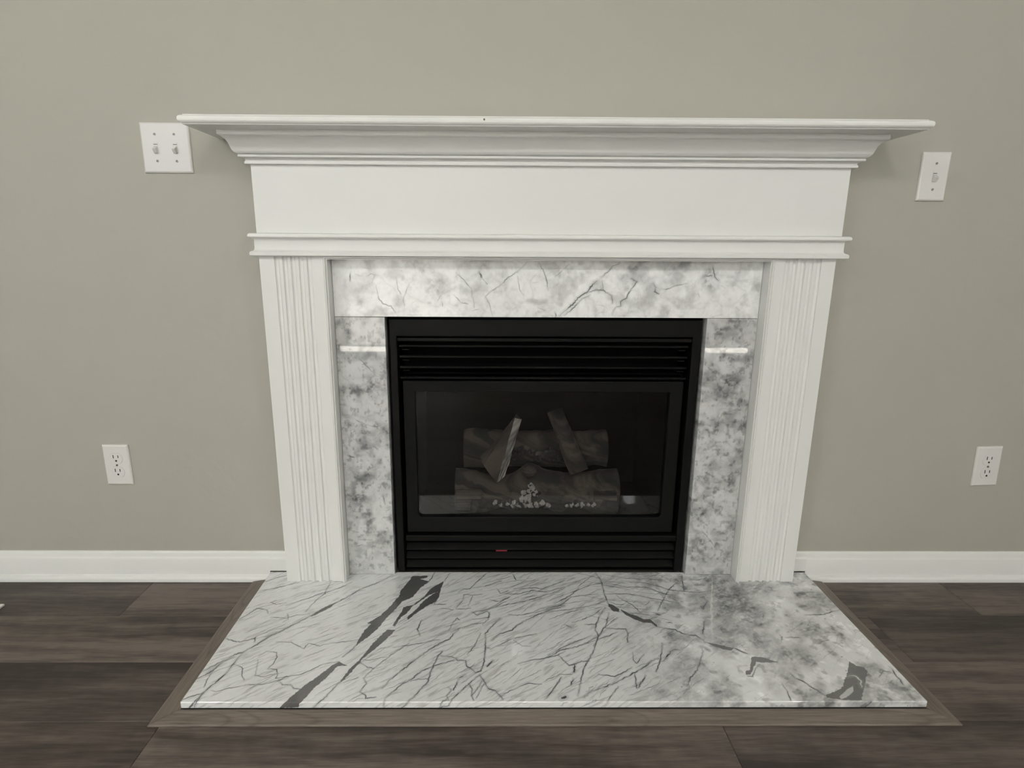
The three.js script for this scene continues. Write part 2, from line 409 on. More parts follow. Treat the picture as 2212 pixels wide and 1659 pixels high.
// ------------------------------------------------------------------ materials
const std = (hex, roughness, extra = {}) => new THREE.MeshStandardMaterial({ color: hex, roughness, ...extra });
const peel = bumpTexture(256, (u, v) => { let t = 0; for (const [f, a, s] of [[24, 0.6, 1], [57, 0.4, 2]]) { const x = u * f, y = v * f, w = (q) => ((q % f) + f) % f, xi = Math.floor(x), yi = Math.floor(y), fx = x - xi, fy = y - yi, su = fx * fx * (3 - 2 * fx), sv = fy * fy * (3 - 2 * fy); t += a * ((hash(w(xi), w(yi), s) * (1 - su) + hash(w(xi + 1), w(yi), s) * su) * (1 - sv) + (hash(w(xi), w(yi + 1), s) * (1 - su) + hash(w(xi + 1), w(yi + 1), s) * su) * sv); } return t; });
const M = {
  wall: std(0xadaba2, 0.62, { bumpMap: peel, bumpScale: 0.0004 }),
  ceiling: std(0xe6e4de, 0.9),
  white: std(0xe1e2e0, 0.4),
  plastic: std(0xdcdad8, 0.24),
  slot: std(0x2a2826, 0.8),
  screw: std(0x9a9894, 0.35, { metalness: 0.6 }),
  slab: new THREE.MeshPhysicalMaterial({ map: slabMap, roughness: 0.08, ior: 1.5, clearcoat: 1, clearcoatRoughness: 0.015 }),
  surround: new THREE.MeshPhysicalMaterial({ map: surroundMap, roughness: 0.02, ior: 1.52 }),
  mortar: std(0x2b2825, 0.95),
  black: new THREE.MeshPhysicalMaterial({ color: 0x0a0a0a, roughness: 0.5, specularIntensity: 0.3 }),
  blackDark: new THREE.MeshPhysicalMaterial({ color: 0x050505, roughness: 0.8, specularIntensity: 0.2 }),
  firebox: new THREE.MeshPhysicalMaterial({ color: 0x060606, roughness: 0.95, specularIntensity: 0.1 }),
  glass: new THREE.MeshPhysicalMaterial({ color: 0xffffff, transmission: 1, thickness: 0, roughness: 0.0, ior: 1.5 }),
  red: std(0xa02436, 0.5),
  ring: std(0xf0efec, 0.5),
};
M.wall.bumpMap = peel;

// vinyl planks: long streaky grain
const plankMap = (s, lo, hi) => canvasTexture(1024, 160, (x, w, h) => perPixel(x, w, h, (i, j) => {
  const wob = 10 * (fbm(i * 0.006, j * 0.012, s + 3, 2) - 0.5), y = j + wob;
  const band = fbm(i * 0.0022, y * 0.028, s, 3), fine = fbm(i * 0.012, y * 0.16, s + 11, 3), pore = fbm(i * 0.035, j * 0.6, s + 29, 2), ray = fbm(i * 0.05, j * 0.03, s + 37, 3);
  const t = clamp(0.5 + 1.7 * (band - 0.5) + 0.8 * (fine - 0.5) + 0.55 * (pore - 0.5) + 0.3 * (ray - 0.5), 0, 1);
  return [0, 1, 2].map((c) => lo[c] + (hi[c] - lo[c]) * t);
}));
const PLANKS = [
  [101, [55, 48, 43], [103, 93, 86]], [151, [54, 47, 43], [99, 90, 84]], [211, [58, 50, 46], [106, 97, 90]], [263, [52, 45, 41], [95, 86, 80]],
  [317, [59, 52, 47], [109, 100, 93]],
].map(([s, lo, hi]) => std(0xffffff, 0.5, { map: plankMap(s, lo, hi) }));
const stripMap = (s, lo, hi) => canvasTexture(2048, 64, (x, w, h) => perPixel(x, w, h, (i, j) => {
  const cath = Math.abs(Math.sin((i * 0.02 + 6 * fbm(i * 0.006, 2, s, 2)) + Math.pow((j - 34) / 22, 2) * 1.9)), fine = 0.6 * fbm(i * 0.012, j * 0.35, s + 5, 3) + 0.4 * fbm(i * 0.03, j * 0.9, s + 17, 2), blend = smooth(0.42, 0.6, fbm(i * 0.003, 5, s + 9, 2));
  const t = clamp(0.55 + 1.1 * (fine - 0.5) - blend * 0.35 * Math.pow(1 - cath, 3), 0, 1); return [0, 1, 2].map((c) => lo[c] + (hi[c] - lo[c]) * t);
}));
const stripWood = std(0xffffff, 0.45, { map: stripMap(401, [86, 77, 70], [134, 124, 115]) });

// ------------------------------------------------------------------ the room
const metre = (g) => uvFrom(g, (x, y, z, nx, ny, nz) => (Math.abs(nz) > 0.5 ? [x / 0.4, y / 0.4] : Math.abs(ny) > 0.5 ? [x / 0.4, z / 0.4] : [z / 0.4, y / 0.4]));
const holed = (x0, x1, y0, y1, z0, z1, holes) => {
  const s = new THREE.Shape([[x0, y0], [x1, y0], [x1, y1], [x0, y1]].map((p) => new THREE.Vector2(...p)));
  for (const [a, b, c, d] of holes) s.holes.push(new THREE.Path([[a, c], [a, d], [b, d], [b, c]].map((p) => new THREE.Vector2(...p))));
  const g = new THREE.ExtrudeGeometry(s, { depth: z1 - z0, bevelEnabled: false }); g.translate(0, 0, z0); return metre(g);
};
struct('wall_back', holed(XL - 0.12, XR + 0.12, -0.05, YC, -0.12, 0, [[-0.41, 0.412, 0.0005, 0.765]]), M.wall);
struct('light_block_chase', [box(-0.62, -0.6, -0.05, 1, -0.62, -0.1205), box(0.6, 0.62, -0.05, 1, -0.62, -0.1205), box(-0.62, 0.62, -0.05, 1, -0.64, -0.62), box(-0.62, 0.62, 1, 1.02, -0.64, -0.1205), box(-0.62, 0.62, -0.07, -0.05, -0.64, -0.1205)], M.blackDark);  // closed box added behind the opening, stops sky light leaking into the firebox
struct('wall_left', metre(box(XL - 0.12, XL, -0.05, YC, 0, ZB)), M.wall);
struct('wall_right', metre(box(XR, XR + 0.12, -0.05, YC, 0, ZB)), M.wall);
const W1 = [-3.25, -1.8, 0.9, 2.3], W2 = [2.42, 3.2, 1.0, 2.3], DR = [-1.62, 2.28, 0.0005, 2.1];
struct('wall_front', holed(XL - 0.12, XR + 0.12, -0.05, YC, ZB, ZB + 0.12, [W1, W2, DR]), M.wall);
struct('ceiling', metre(box(XL - 0.12, XR + 0.12, YC, YC + 0.1, -0.12, ZB + 0.12)), M.ceiling);
struct('added_eave', box(-6, 6, 2.55, 2.65, ZB + 0.12, ZB + 1.32), M.ceiling);  // unseen overhang, added so that no direct sun enters the windows
struct('patio', box(-6, 6, -0.16, -0.06, ZB + 0.12, ZB + 4), std(0xb8b5af, 0.9));
struct('lawn', box(-40, 40, -0.3, -0.165, ZB + 0.12, 60), std(0x55623a, 1));

// floor: planks as single pieces, rows 158 mm wide and 1.11 m long
const floor = struct('floor');
obj('subfloor', box(XL, XR, -0.05, -0.006, 0, ZB), M.mortar, floor);
const HX0 = -0.7589, HX1 = 0.7542, HZ = 0.4624, HT = 0.0263, HB = 0.0113;
const firstJoint = { 0: -1.085, 1: -1.385, 2: -1.78, 3: -0.785 };
function plank(xa, xb, za, zb, y0, y1, uoff) {
  const c = 0.0008, b = [[xa, za], [xb, za], [xb, zb], [xa, zb]], t = [[xa + c, za + c], [xb - c, za + c], [xb - c, zb - c], [xa + c, zb - c]], q = [];
  for (let i = 0; i < 4; i++) { const k = (i + 1) % 4; q.push([[b[k][0], y0, b[k][1]], [b[i][0], y0, b[i][1]], [b[i][0], y1 - c, b[i][1]], [b[k][0], y1 - c, b[k][1]]], [[b[k][0], y1 - c, b[k][1]], [b[i][0], y1 - c, b[i][1]], [t[i][0], y1, t[i][1]], [t[k][0], y1, t[k][1]]]); }
  q.push([[t[3][0], y1, t[3][1]], [t[2][0], y1, t[2][1]], [t[1][0], y1, t[1][1]], [t[0][0], y1, t[0][1]]]);
  return uvFrom(quads(q), (x, y, z) => [(x - uoff) / 1.11, 1 - (z - za) / 0.158]);
}
for (let r = -1; r < 22; r++) {
  const za = Math.max(0.0, 0.008 + 0.158 * r), zb = Math.min(ZB, 0.008 + 0.158 * (r + 1)) - 0.0004; if (zb - za < 0.004) continue;
  let x = (firstJoint[r] ?? -range(0, 1.1)) - 1.11 * 4, k = 0; while (x + 1.11 < XL) { x += 1.11; k++; }
  for (; x < XR; x += 1.11, k++) {
    const xa = Math.max(XL, x), xb = Math.min(XR, x + 1.1096); if (xb - xa < 0.01) continue;
    if (zb < HZ && xa > HX0 && xb < HX1) continue;                   // wholly under the hearth
    obj('floor_plank', plank(xa, xb, za, zb, -0.006, 0, x), PLANKS[Math.floor(hash(k, r + 5, 3) * 5)], floor);
  }
}

// baseboards with a shoe moulding
const boardProfile = (y0) => [[0, y0], [0.0115, y0], [0.0115, 0.0645], [0.0105, 0.0665], [0.0085, 0.069], [0.0075, 0.0735], [0.006, 0.079], [0.0045, 0.0825], [0.003, 0.0846], [0, 0.0849]];
const shoeProfile = [[0.0115, 0.0003], [0.0235, 0.0003], [0.0235, 0.006], [0.0222, 0.0105], [0.0195, 0.0142], [0.0155, 0.0168], [0.0115, 0.0175]];
const bl = struct('baseboard_left'); obj('board', [along(boardProfile(0.0003), XL, HX0 - 0.002), along(boardProfile(HT + 0.0025), HX0 - 0.002, -0.6955)], M.white, bl); obj('shoe_molding', along(shoeProfile, XL, HX0 - 0.0015), M.white, bl);
const br = struct('baseboard_right'); obj('board', [along(boardProfile(HT + 0.0025), 0.6955, HX1 + 0.002), along(boardProfile(0.0003), HX1 + 0.002, XR)], M.white, br); obj('shoe_molding', along(shoeProfile, HX1 + 0.0015, XR), M.white, br);

// ------------------------------------------------------------------ the mantel
const mantel = thing('fireplace_mantel', 'white painted wood fireplace mantel with crown molding shelf and fluted pilasters', 'mantel');
const FX0 = -0.6956, FX1 = 0.7012, PX = 0.6945, FZ = 0.0594, OL = -0.533, OR = 0.537, OT = 0.893;
function pilaster(x0, x1) {
  const w = x1 - x0, pts = [[x0, 0], [x0, FZ]], n = 5, pitch = 0.0193, gw = 0.0118, depth = 0.0052, mid = (x0 + x1) / 2;
  for (let i = 0; i < n; i++) { const c = mid + (i - (n - 1) / 2) * pitch; for (let k = 0; k <= 10; k++) { const a = Math.PI * k / 10; pts.push([c - gw / 2 * Math.cos(a), FZ - depth * Math.sin(a)]); } }
  pts.push([x1, FZ], [x1, 0]);
  const g = new THREE.ExtrudeGeometry(new THREE.Shape(pts.map(([x, z]) => new THREE.Vector2(x, -z))), { depth: 0.9 - HT - 0.0008, bevelEnabled: false });
  g.rotateX(-Math.PI / 2); g.translate(0, HT + 0.0008, 0); return toCreasedNormals(g, 0.7);
}
obj('pilaster', pilaster(-PX, OL - 0.0005), M.white, mantel);
obj('pilaster', pilaster(OR + 0.0005, PX), M.white, mantel);
obj('lintel_board', box(OL, OR, OT, 0.953, 0.026, FZ), M.white, mantel);
{ // bead round the opening, mitred at the two upper corners
  const prof = [[0, 0.05], [0, 0.0606], [0.0018, 0.0606], [0.0022, 0.0632], [0.0038, 0.0652], [0.0058, 0.0656], [0.0074, 0.0642], [0.0082, 0.0622], [0.0084, 0.0606], [0.0105, 0.0604], [0.0108, 0.059]], q = [];
  const at = (i, [o, z]) => [[OL - o, HT + 0.0008, z], [OL - o, OT + o, z], [OR + o, OT + o, z], [OR + o, HT + 0.0008, z]][i];
  for (let i = 0; i < 3; i++) for (let j = 0; j + 1 < prof.length; j++) q.push([at(i, prof[j]), at(i + 1, prof[j]), at(i + 1, prof[j + 1]), at(i, prof[j + 1])].reverse());
  obj('bead_trim', toCreasedNormals(quads(q), 0.6), M.white, mantel);
}
obj('neck_molding', mitred([[0, 0.9], [0.012, 0.9], [0.0146, 0.9018], [0.0153, 0.9055], [0.0148, 0.909], [0.0125, 0.9112], [0.0085, 0.9128], [0.0064, 0.9155], [0.0058, 0.9195], [0.0058, 0.9385], [0.0066, 0.9405], [0.0098, 0.9408], [0.0098, 0.942], [0.0146, 0.9425], [0.0161, 0.945], [0.0161, 0.948], [0.0148, 0.9512], [0.012, 0.9528], [0, 0.953]], FX0 + 0.001, FX1 - 0.001, FZ), M.white, mantel);
obj('frieze_board', rbox(FX0, FX1, 0.9529, 1.1085, 0.0, FZ, 0.0012), M.white, mantel);
obj('crown_molding', mitred([[0, 1.1068], [0.0072, 1.1068], [0.009, 1.1078], [0.0095, 1.1098], [0.0092, 1.1125], [0.0076, 1.1138], [0.0074, 1.1158], [0.0085, 1.1178], [0.011, 1.1192], [0.0142, 1.1202], [0.0146, 1.121], [0.0186, 1.1212], [0.019, 1.1222], [0.019, 1.1252], [0.0182, 1.1262], [0.0165, 1.1266], [0.0195, 1.1275], [0.024, 1.1302], [0.0272, 1.1342], [0.0292, 1.139], [0.0308, 1.1445], [0.033, 1.1505], [0.0368, 1.1562], [0.042, 1.1605], [0.0458, 1.1622], [0.046, 1.1632], [0.0478, 1.1635], [0.0478, 1.1738], [0, 1.174]], FX0, FX1, FZ), M.white, mantel);
obj('mantel_shelf', [mitred([[0, 1.1732], [0.0935, 1.1732], [0.0948, 1.1736], [0.0954, 1.1752], [0.096, 1.1762], [0.098, 1.1764], [0.1004, 1.1782], [0.1017, 1.181], [0.102, 1.1842], [0.1013, 1.1876], [0.0996, 1.19], [0.0965, 1.1914], [0.0938, 1.1917], [0.0936, 1.1936], [0.092, 1.194], [0, 1.194]], FX0, FX1, FZ), box(FX0, FX1, 1.1732, 1.194, 0, FZ)], M.white, mantel);

{ const g = new THREE.CylinderGeometry(0.0022, 0.0022, 0.001, 10); g.rotateX(Math.PI / 2); g.translate(-0.1529, 1.1855, FZ + 0.1016); obj('nail_mark', g, std(0x6f655a, 0.8), mantel); }

// ------------------------------------------------------------------ marble surround and hearth
const surround = thing('marble_surround', 'polished white and grey veined marble surround framing the black firebox', 'fireplace surround');
const sUV = (g) => uvFrom(g, (x, y, z, nx, ny) => [(x + 0.54 + Math.abs(nx) * z * 0.5) / 1.08, (y + (Math.abs(ny) > 0.5 ? (z - 0.025) : 0)) / 0.9096]);
obj('header_panel', sUV(rbox(-0.5328, 0.5368, 0.7513, OT + 0.004, 0.0005, 0.0251, 0.001)), M.surround, surround);
obj('leg_panel', sUV(rbox(-0.5328, -0.407, HT + 0.0008, 0.7505, 0.0005, 0.0251, 0.001)), M.surround, surround);
obj('leg_panel', sUV(rbox(0.4088, 0.5368, HT + 0.0008, 0.7505, 0.0005, 0.0251, 0.001)), M.surround, surround);

const hearth = thing('hearth_slab', 'white marble hearth slab with grey veins lying on the dark floor', 'hearth');
obj('slab', uvFrom(rbox(HX0, HX1, HB, HT, 0.0122, HZ, 0.0022, 3), (x, y, z, nx, ny) => [(x - HX0) / 1.5131, 1 - (Math.min(z, HZ) + (z > HZ - 0.004 ? (HT - y) : 0)) / 0.4965]), M.slab, hearth);
obj('mortar_bed', box(HX0 + 0.003, HX1 - 0.003, 0.0004, HB, 0.024, HZ - 0.003), M.mortar, hearth);

const border = thing('hearth_border', 'sloped grey brown wood edging strip mitred around the marble hearth', 'floor trim');
function strip(inner, outer, hIn, hOut) {                             // inner and outer edge: two floor points each
  const P = ([x, z], y) => [x, y, z], [a, b] = inner, [c, d] = outer, y0 = 0.0003;
  const L = Math.hypot(b[0] - a[0], b[1] - a[1]), ux = (b[0] - a[0]) / L, uz = (b[1] - a[1]) / L, lerp = (p, q, t) => [p[0] + (q[0] - p[0]) * t, p[1] + (q[1] - p[1]) * t];
  const e1 = lerp(inner[0], outer[0], 0.12), e2 = lerp(inner[1], outer[1], 0.12), f1 = lerp(inner[0], outer[0], 0.93), f2 = lerp(inner[1], outer[1], 0.93);
  const q = [[P(a, y0), P(b, y0), P(b, hIn), P(a, hIn)], [P(a, hIn), P(b, hIn), P(e2, hIn), P(e1, hIn)], [P(e1, hIn), P(e2, hIn), P(f2, hOut + 0.0008), P(f1, hOut + 0.0008)], [P(f1, hOut + 0.0008), P(f2, hOut + 0.0008), P(d, hOut - 0.0008), P(c, hOut - 0.0008)], [P(c, hOut - 0.0008), P(d, hOut - 0.0008), P(d, y0), P(c, y0)], [P(c, y0), P(d, y0), P(b, y0), P(a, y0)],
    [P(a, y0), P(a, hIn), P(f1, hOut), P(c, y0)], [P(b, y0), P(d, y0), P(f2, hOut), P(b, hIn)]];
  return uvFrom(quads(q), (x, y, z) => { const dx = x - a[0], dz = z - a[1]; return [(dx * ux + dz * uz) / 1.62 + 0.03, Math.abs(dx * uz - dz * ux) / 0.05]; });
}
const BX = 0.0476, BZ = 0.0328, g1 = 0.0006, zb0 = 0.0245;
obj('front_strip', strip([[HX0, HZ + g1], [HX1, HZ + g1]], [[HX0 - BX, HZ + BZ], [HX1 + BX, HZ + BZ]], 0.0098, 0.0032), stripWood, border);
obj('side_strip', strip([[HX0 - g1, zb0], [HX0 - g1, HZ]], [[HX0 - BX - g1, zb0], [HX0 - BX - g1, HZ + BZ]], 0.0098, 0.0032), stripWood, border);
obj('side_strip', strip([[HX1 + g1, HZ], [HX1 + g1, zb0]], [[HX1 + BX + g1, HZ + BZ], [HX1 + BX + g1, zb0]], 0.0098, 0.0032), stripWood, border);

// ------------------------------------------------------------------ gas fireplace insert
const insert = thing('gas_fireplace', 'black metal gas fireplace insert with glass front and louvers', 'fireplace');
const frameZ = 0.012, ix0 = -0.399, ix1 = 0.402, iy0 = HT + 0.002, iy1 = 0.743;
const fs = new THREE.Shape([[ix0, iy0], [-0.381, iy0], [-0.381, 0.7], [0.381, 0.7], [0.381, iy0], [ix1, iy0], [ix1, iy1], [ix0, iy1]].map((p) => new THREE.Vector2(...p)));
const fg = new THREE.ExtrudeGeometry(fs, { depth: 0.04, bevelEnabled: true, bevelThickness: 0.001, bevelSize: 0.001, bevelOffset: -0.001, bevelSegments: 2 }); fg.translate(0, 0, frameZ - 0.041);
obj('face_frame', fg, M.black, insert);
obj('louver_lip', rbox(-0.3805, 0.3805, 0.686, 0.6945, -0.02, 0.008, 0.0012), M.black, insert);
obj('casing', [box(-0.4055, ix0 - 0.0005, 0.028, 0.75, -0.1, -0.004), box(ix1 + 0.0005, 0.4075, 0.028, 0.75, -0.1, -0.004), box(-0.4055, 0.4075, iy1 + 0.0005, 0.7495, -0.1, -0.004), box(-0.381, 0.381, 0.6, 0.7, -0.1, -0.085), box(-0.381, 0.381, 0.028, 0.15, -0.1, -0.085), box(-0.381, 0.381, 0.0275, 0.029, -0.085, 0.004)], M.blackDark, insert);
// louvers: sheet-metal blades with a rolled lip
const blade = (x0, x1, y, dy, dz, lip) => along([[0.004, y - lip / 2], [0.0062, y - lip / 2 + 0.001], [0.0062, y + lip / 2 - 0.001], [0.004, y + lip / 2], [0.004 - dz, y + lip / 2 + dy], [0.002 - dz, y + lip / 2 + dy - 0.002], [0.001, y - 0.0008]], x0, x1, 0.4);
for (const y of [0.6735, 0.6455, 0.6175, 0.589]) obj('louver', blade(-0.376, 0.373, y, -0.007, 0.034, 0.0062), M.black, insert);
for (const y of [0.663, 0.635, 0.607]) for (const x of [-0.371, 0.352]) obj('louver_bracket', rbox(x, x + 0.018, y - 0.0025, y + 0.0005, -0.03, -0.004, 0.0008), M.black, insert);
const lower = [[0.127, 0.0155, 0.0], [0.0925, 0.0055, 0.018], [0.0655, 0.0055, 0.018], [0.0385, 0.0055, 0.018]];
lower.forEach(([y, lip, rise], i) => obj('louver', i ? along([[0.0055, y - 0.002], [0.0065, y], [0.006, y + 0.0025], [0.002, y + 0.006], [-0.008, y + rise * 0.75], [-0.034, y + rise], [-0.036, y + rise - 0.002], [-0.01, y + rise * 0.7], [0.002, y - 0.0005]], -0.376, 0.38, 0.4) : rbox(-0.376, 0.384, 0.119, 0.1365, -0.012, 0.0085, 0.0025), M.black, insert));
obj('red_tag', rbox(-0.124, -0.092, 0.079, 0.0885, -0.0075, -0.0065, 0.0003), M.red, insert);
// the door: one frame with its glass
const roundRect = (x0, x1, y0, y1, r0, r1, path) => { path.moveTo(x0 + r0, y0); path.lineTo(x1 - r0, y0); path.quadraticCurveTo(x1, y0, x1, y0 + r0); path.lineTo(x1, y1 - r1); path.quadraticCurveTo(x1, y1, x1 - r1, y1); path.lineTo(x0 + r1, y1); path.quadraticCurveTo(x0, y1, x0, y1 - r1); path.lineTo(x0, y0 + r0); path.quadraticCurveTo(x0, y0, x0 + r0, y0); return path; };
const ds = roundRect(-0.369, 0.368, 0.147, 0.578, 0.002, 0.002, new THREE.Shape()); ds.holes.push(roundRect(-0.341, 0.337, 0.189, 0.553, 0.016, 0.004, new THREE.Path()));
const dg = new THREE.ExtrudeGeometry(ds, { depth: 0.014, bevelEnabled: true, bevelThickness: 0.002, bevelSize: 0.0016, bevelSegments: 2, curveSegments: 6 }); dg.translate(0, 0, -0.0115);
const door = obj('door', dg, M.black, insert);
obj('glass_pane', quads([[[-0.345, 0.185, -0.006], [0.341, 0.185, -0.006], [0.341, 0.557, -0.006], [-0.345, 0.557, -0.006]]]), M.glass, door);
obj('firebox', [box(-0.372, -0.366, 0.10, 0.6, -0.42, -0.013), box(0.366, 0.372, 0.10, 0.6, -0.42, -0.013), box(-0.372, 0.372, 0.10, 0.6, -0.426, -0.42), box(-0.372, 0.372, 0.595, 0.6, -0.42, -0.013), box(-0.372, 0.372, 0.10, 0.105, -0.42, -0.013)], M.firebox, insert);
obj('burner_pan', [rbox(-0.27, 0.27, 0.1052, 0.1085, -0.3, -0.06, 0.001)], M.blackDark, insert);
for (const x of [-0.15, 0.15]) obj('log_support', rbox(x - 0.02, x + 0.02, 0.1085, 0.231, -0.27, -0.235, 0.003), M.blackDark, insert);

// ------------------------------------------------------------------ ceramic logs
const barkMap = (s, lo, hi) => canvasTexture(512, 256, (x, w, h) => perPixel(x, w, h, (i, j) => { const t = clamp(0.5 + 2.2 * (fbm(i * 0.012, j * 0.11, s, 4) - 0.5) + 1.1 * (fbm(i * 0.06, j * 0.12, s + 7, 3) - 0.5), 0, 1); return [0, 1, 2].map((c) => lo[c] + (hi[c] - lo[c]) * t); }));
const bark = std(0xffffff, 0.95, { map: barkMap(601, [13, 11, 9], [56, 49, 42]) });
const cut = std(0xffffff, 0.95, { map: barkMap(631, [34, 30, 26], [74, 68, 61]) });
const ash = std(0xffffff, 0.95, { map: barkMap(661, [46, 45, 44], [150, 148, 144]) });
const ashLump = std(0x7b7976, 0.95), char = std(0x1a1816, 0.95);
// a log as rings along a path; f(t, angle) gives the radius, c(t) the centre
function logGeometry(c, f, n, m, dir) {
  const up = new THREE.Vector3(0, 1, 0), q = [], rings = [];
  for (let i = 0; i <= n; i++) {
    const t = i / n, C = c(t), A = new THREE.Vector3(...dir).normalize(), U = up.clone().addScaledVector(A, -up.dot(A)).normalize(), V = new THREE.Vector3().crossVectors(A, U), ring = [];
    for (let k = 0; k < m; k++) { const a = k / m * Math.PI * 2, r = f(t, a); ring.push(new THREE.Vector3(...C).addScaledVector(U, Math.cos(a) * r[0]).addScaledVector(V, Math.sin(a) * r[1]).toArray()); }
    rings.push(ring);
  }
  for (let i = 0; i < n; i++) for (let k = 0; k < m; k++) q.push([rings[i][k], rings[i][(k + 1) % m], rings[i + 1][(k + 1) % m], rings[i + 1][k]].reverse());
  const side = toCreasedNormals(quads(q), 0.7); uvFrom(side, (x, y, z) => [(x * dir[0] + y * dir[1] + z * dir[2]) * 2.2, (x * 0.3 + y + z * 0.6) * 4]);
  const caps = [0, n].map((i) => { const r = rings[i], cx = r.reduce((s, p) => s.map((v, k) => v + p[k] / m), [0, 0, 0]), l = []; for (let k = 0; k < m; k++) l.push([cx, r[k], r[(k + 1) % m], r[(k + 1) % m]]); return uvFrom(quads(l), (x, y, z) => [x * 5, y * 5 + z * 3]); });
  return [side, caps];
}
const bump = (t, c, w) => Math.exp(-Math.pow((t - c) / w, 2));
const FZL = -0.15;
const frontLog = thing('gas_log', 'long front ceramic log with a knot and white ember chips along its base', 'log', [0, 0.125, FZL]);
{
  const [side, caps] = logGeometry((t) => [-0.246 + 0.49 * t, 0.082 - 0.012 * bump(t, 0.28, 0.16) - 0.006 * bump(t, 0.72, 0.18) + 0.01 * bump(t, 0.45, 0.07), 0],
    (t, a) => { const top = 0.062 - 0.014 * bump(t, 0.27, 0.13) + 0.012 * bump(t, 0.455, 0.06) - 0.01 * bump(t, 0.75, 0.14), s = Math.cos(a), notch = s < -0.2 ? 0.03 * (bump(t, 0.28, 0.09) + bump(t, 0.5, 0.1) + bump(t, 0.74, 0.08)) : 0, nz = 0.014 * (fbm(t * 20, a * 3, 71, 3) - 0.5) * (Math.sin(a) * Math.sin(a) + 0.4); return [(s > 0 ? top : 0.08 - notch) + nz, 0.052 + nz * 1.6]; }, 48, 22, [1, 0, 0]);
  obj('bark', side, bark, frontLog); for (const c of caps) obj('cut_end', c, cut, frontLog);
  obj('knot', (() => { const g = new THREE.SphereGeometry(0.02, 12, 8); g.scale(1.15, 0.9, 1); g.translate(-0.026, 0.149, 0.03); return g; })(), bark, frontLog);
  for (const [x, y, w, h] of [[-0.205, 0.085, 0.075, 0.028], [-0.222, 0.045, 0.045, 0.02], [0.2, 0.08, 0.07, 0.03]]) obj('split_bark', (() => { const g = rbox(x - w / 2, x + w / 2, y - h / 2, y + h / 2, 0.043, 0.056, 0.004); return uvFrom(flat(g), (a, b) => [a * 2.2, b * 5]); })(), x < 0 ? cut : bark, frontLog);
}
const lump = (r, s) => { const g = new THREE.IcosahedronGeometry(r, 1), p = g.attributes.position; for (let i = 0; i < p.count; i++) { const k = 0.5 + 0.95 * noise(p.getX(i) / r * 1.6 + s * 7, p.getY(i) / r * 1.3 + p.getZ(i) / r, s); p.setXYZ(i, p.getX(i) * k * 1.15, p.getY(i) * k * 0.85, p.getZ(i) * k * 0.8); } g.computeVertexNormals(); return g; };
const lumps = [0, 1, 2, 3, 4].map((s) => lump(0.0075, s + 1));
seed = 91;
function ember(x, y, z, s, parent, mat) { const m = obj('ember', lumps[Math.floor(rnd() * 5)], mat, parent); m.position.set(x, y, z); m.rotation.set(range(0, 3), range(0, 3), range(0, 3)); m.scale.setScalar(s); }
for (let i = 0; i < 30; i++) ember(-0.128 + i * 0.0058 + range(-0.002, 0.002), 0.056 + range(-0.008, 0.008), 0.053, range(0.85, 1.35), frontLog, i % 3 === 2 ? char : ashLump);
for (let i = 0; i < 40; i++) { const t = i / 40, w = 0.046 * (1 - t); ember(-0.022 + range(-w, w), 0.06 + 0.055 * t, 0.052 - 0.008 * t, range(0.75, 1.3), frontLog, i % 3 === 1 ? char : ashLump); }
for (let i = 0; i < 16; i++) ember(0.088 + i * 0.0054, 0.054 + range(-0.006, 0.006), 0.051, range(0.8, 1.2), frontLog, i % 3 === 1 ? char : ashLump);

const rearLog = thing('gas_log', 'rear ceramic log with charred cracked middle behind the leaning pieces', 'log', [0, 0.24, -0.25]);
{
  const [side, caps] = logGeometry((t) => [-0.226 + 0.452 * t, 0.058, 0], (t, a) => { const nz = 0.016 * (fbm(t * 14, a * 2.4, 81, 3) - 0.5); return [0.058 + nz + 0.004 * bump(t, 0.1, 0.1), 0.05 + nz]; }, 32, 20, [1, 0, 0]);
  obj('bark', side, bark, rearLog); for (const c of caps) obj('cut_end', c, cut, rearLog);
  for (let i = 0; i < 34; i++) ember(range(-0.075, 0.075), 0.055 + 0.045 * rnd() - 0.02, 0.05 + range(-0.004, 0.002), range(0.9, 1.5), rearLog, char);
}
function leaning(label, a, b, r0, r1, s) {
  const d = [b[0] - a[0], b[1] - a[1], b[2] - a[2]], L = Math.hypot(...d), dir = d.map((v) => v / L);
  const t0 = thing('gas_log', label, 'log', a);
  const [side, caps] = logGeometry((t) => d.map((v) => v * t), (t, an) => { const r = r0 + (r1 - r0) * t + 0.006 * (fbm(t * 8, an * 2, s, 3) - 0.5); return [r * 0.8, r]; }, 18, 14, dir);
  obj('bark', side, bark, t0); for (const c of caps) obj('cut_end', c, cut, t0); return t0;
}
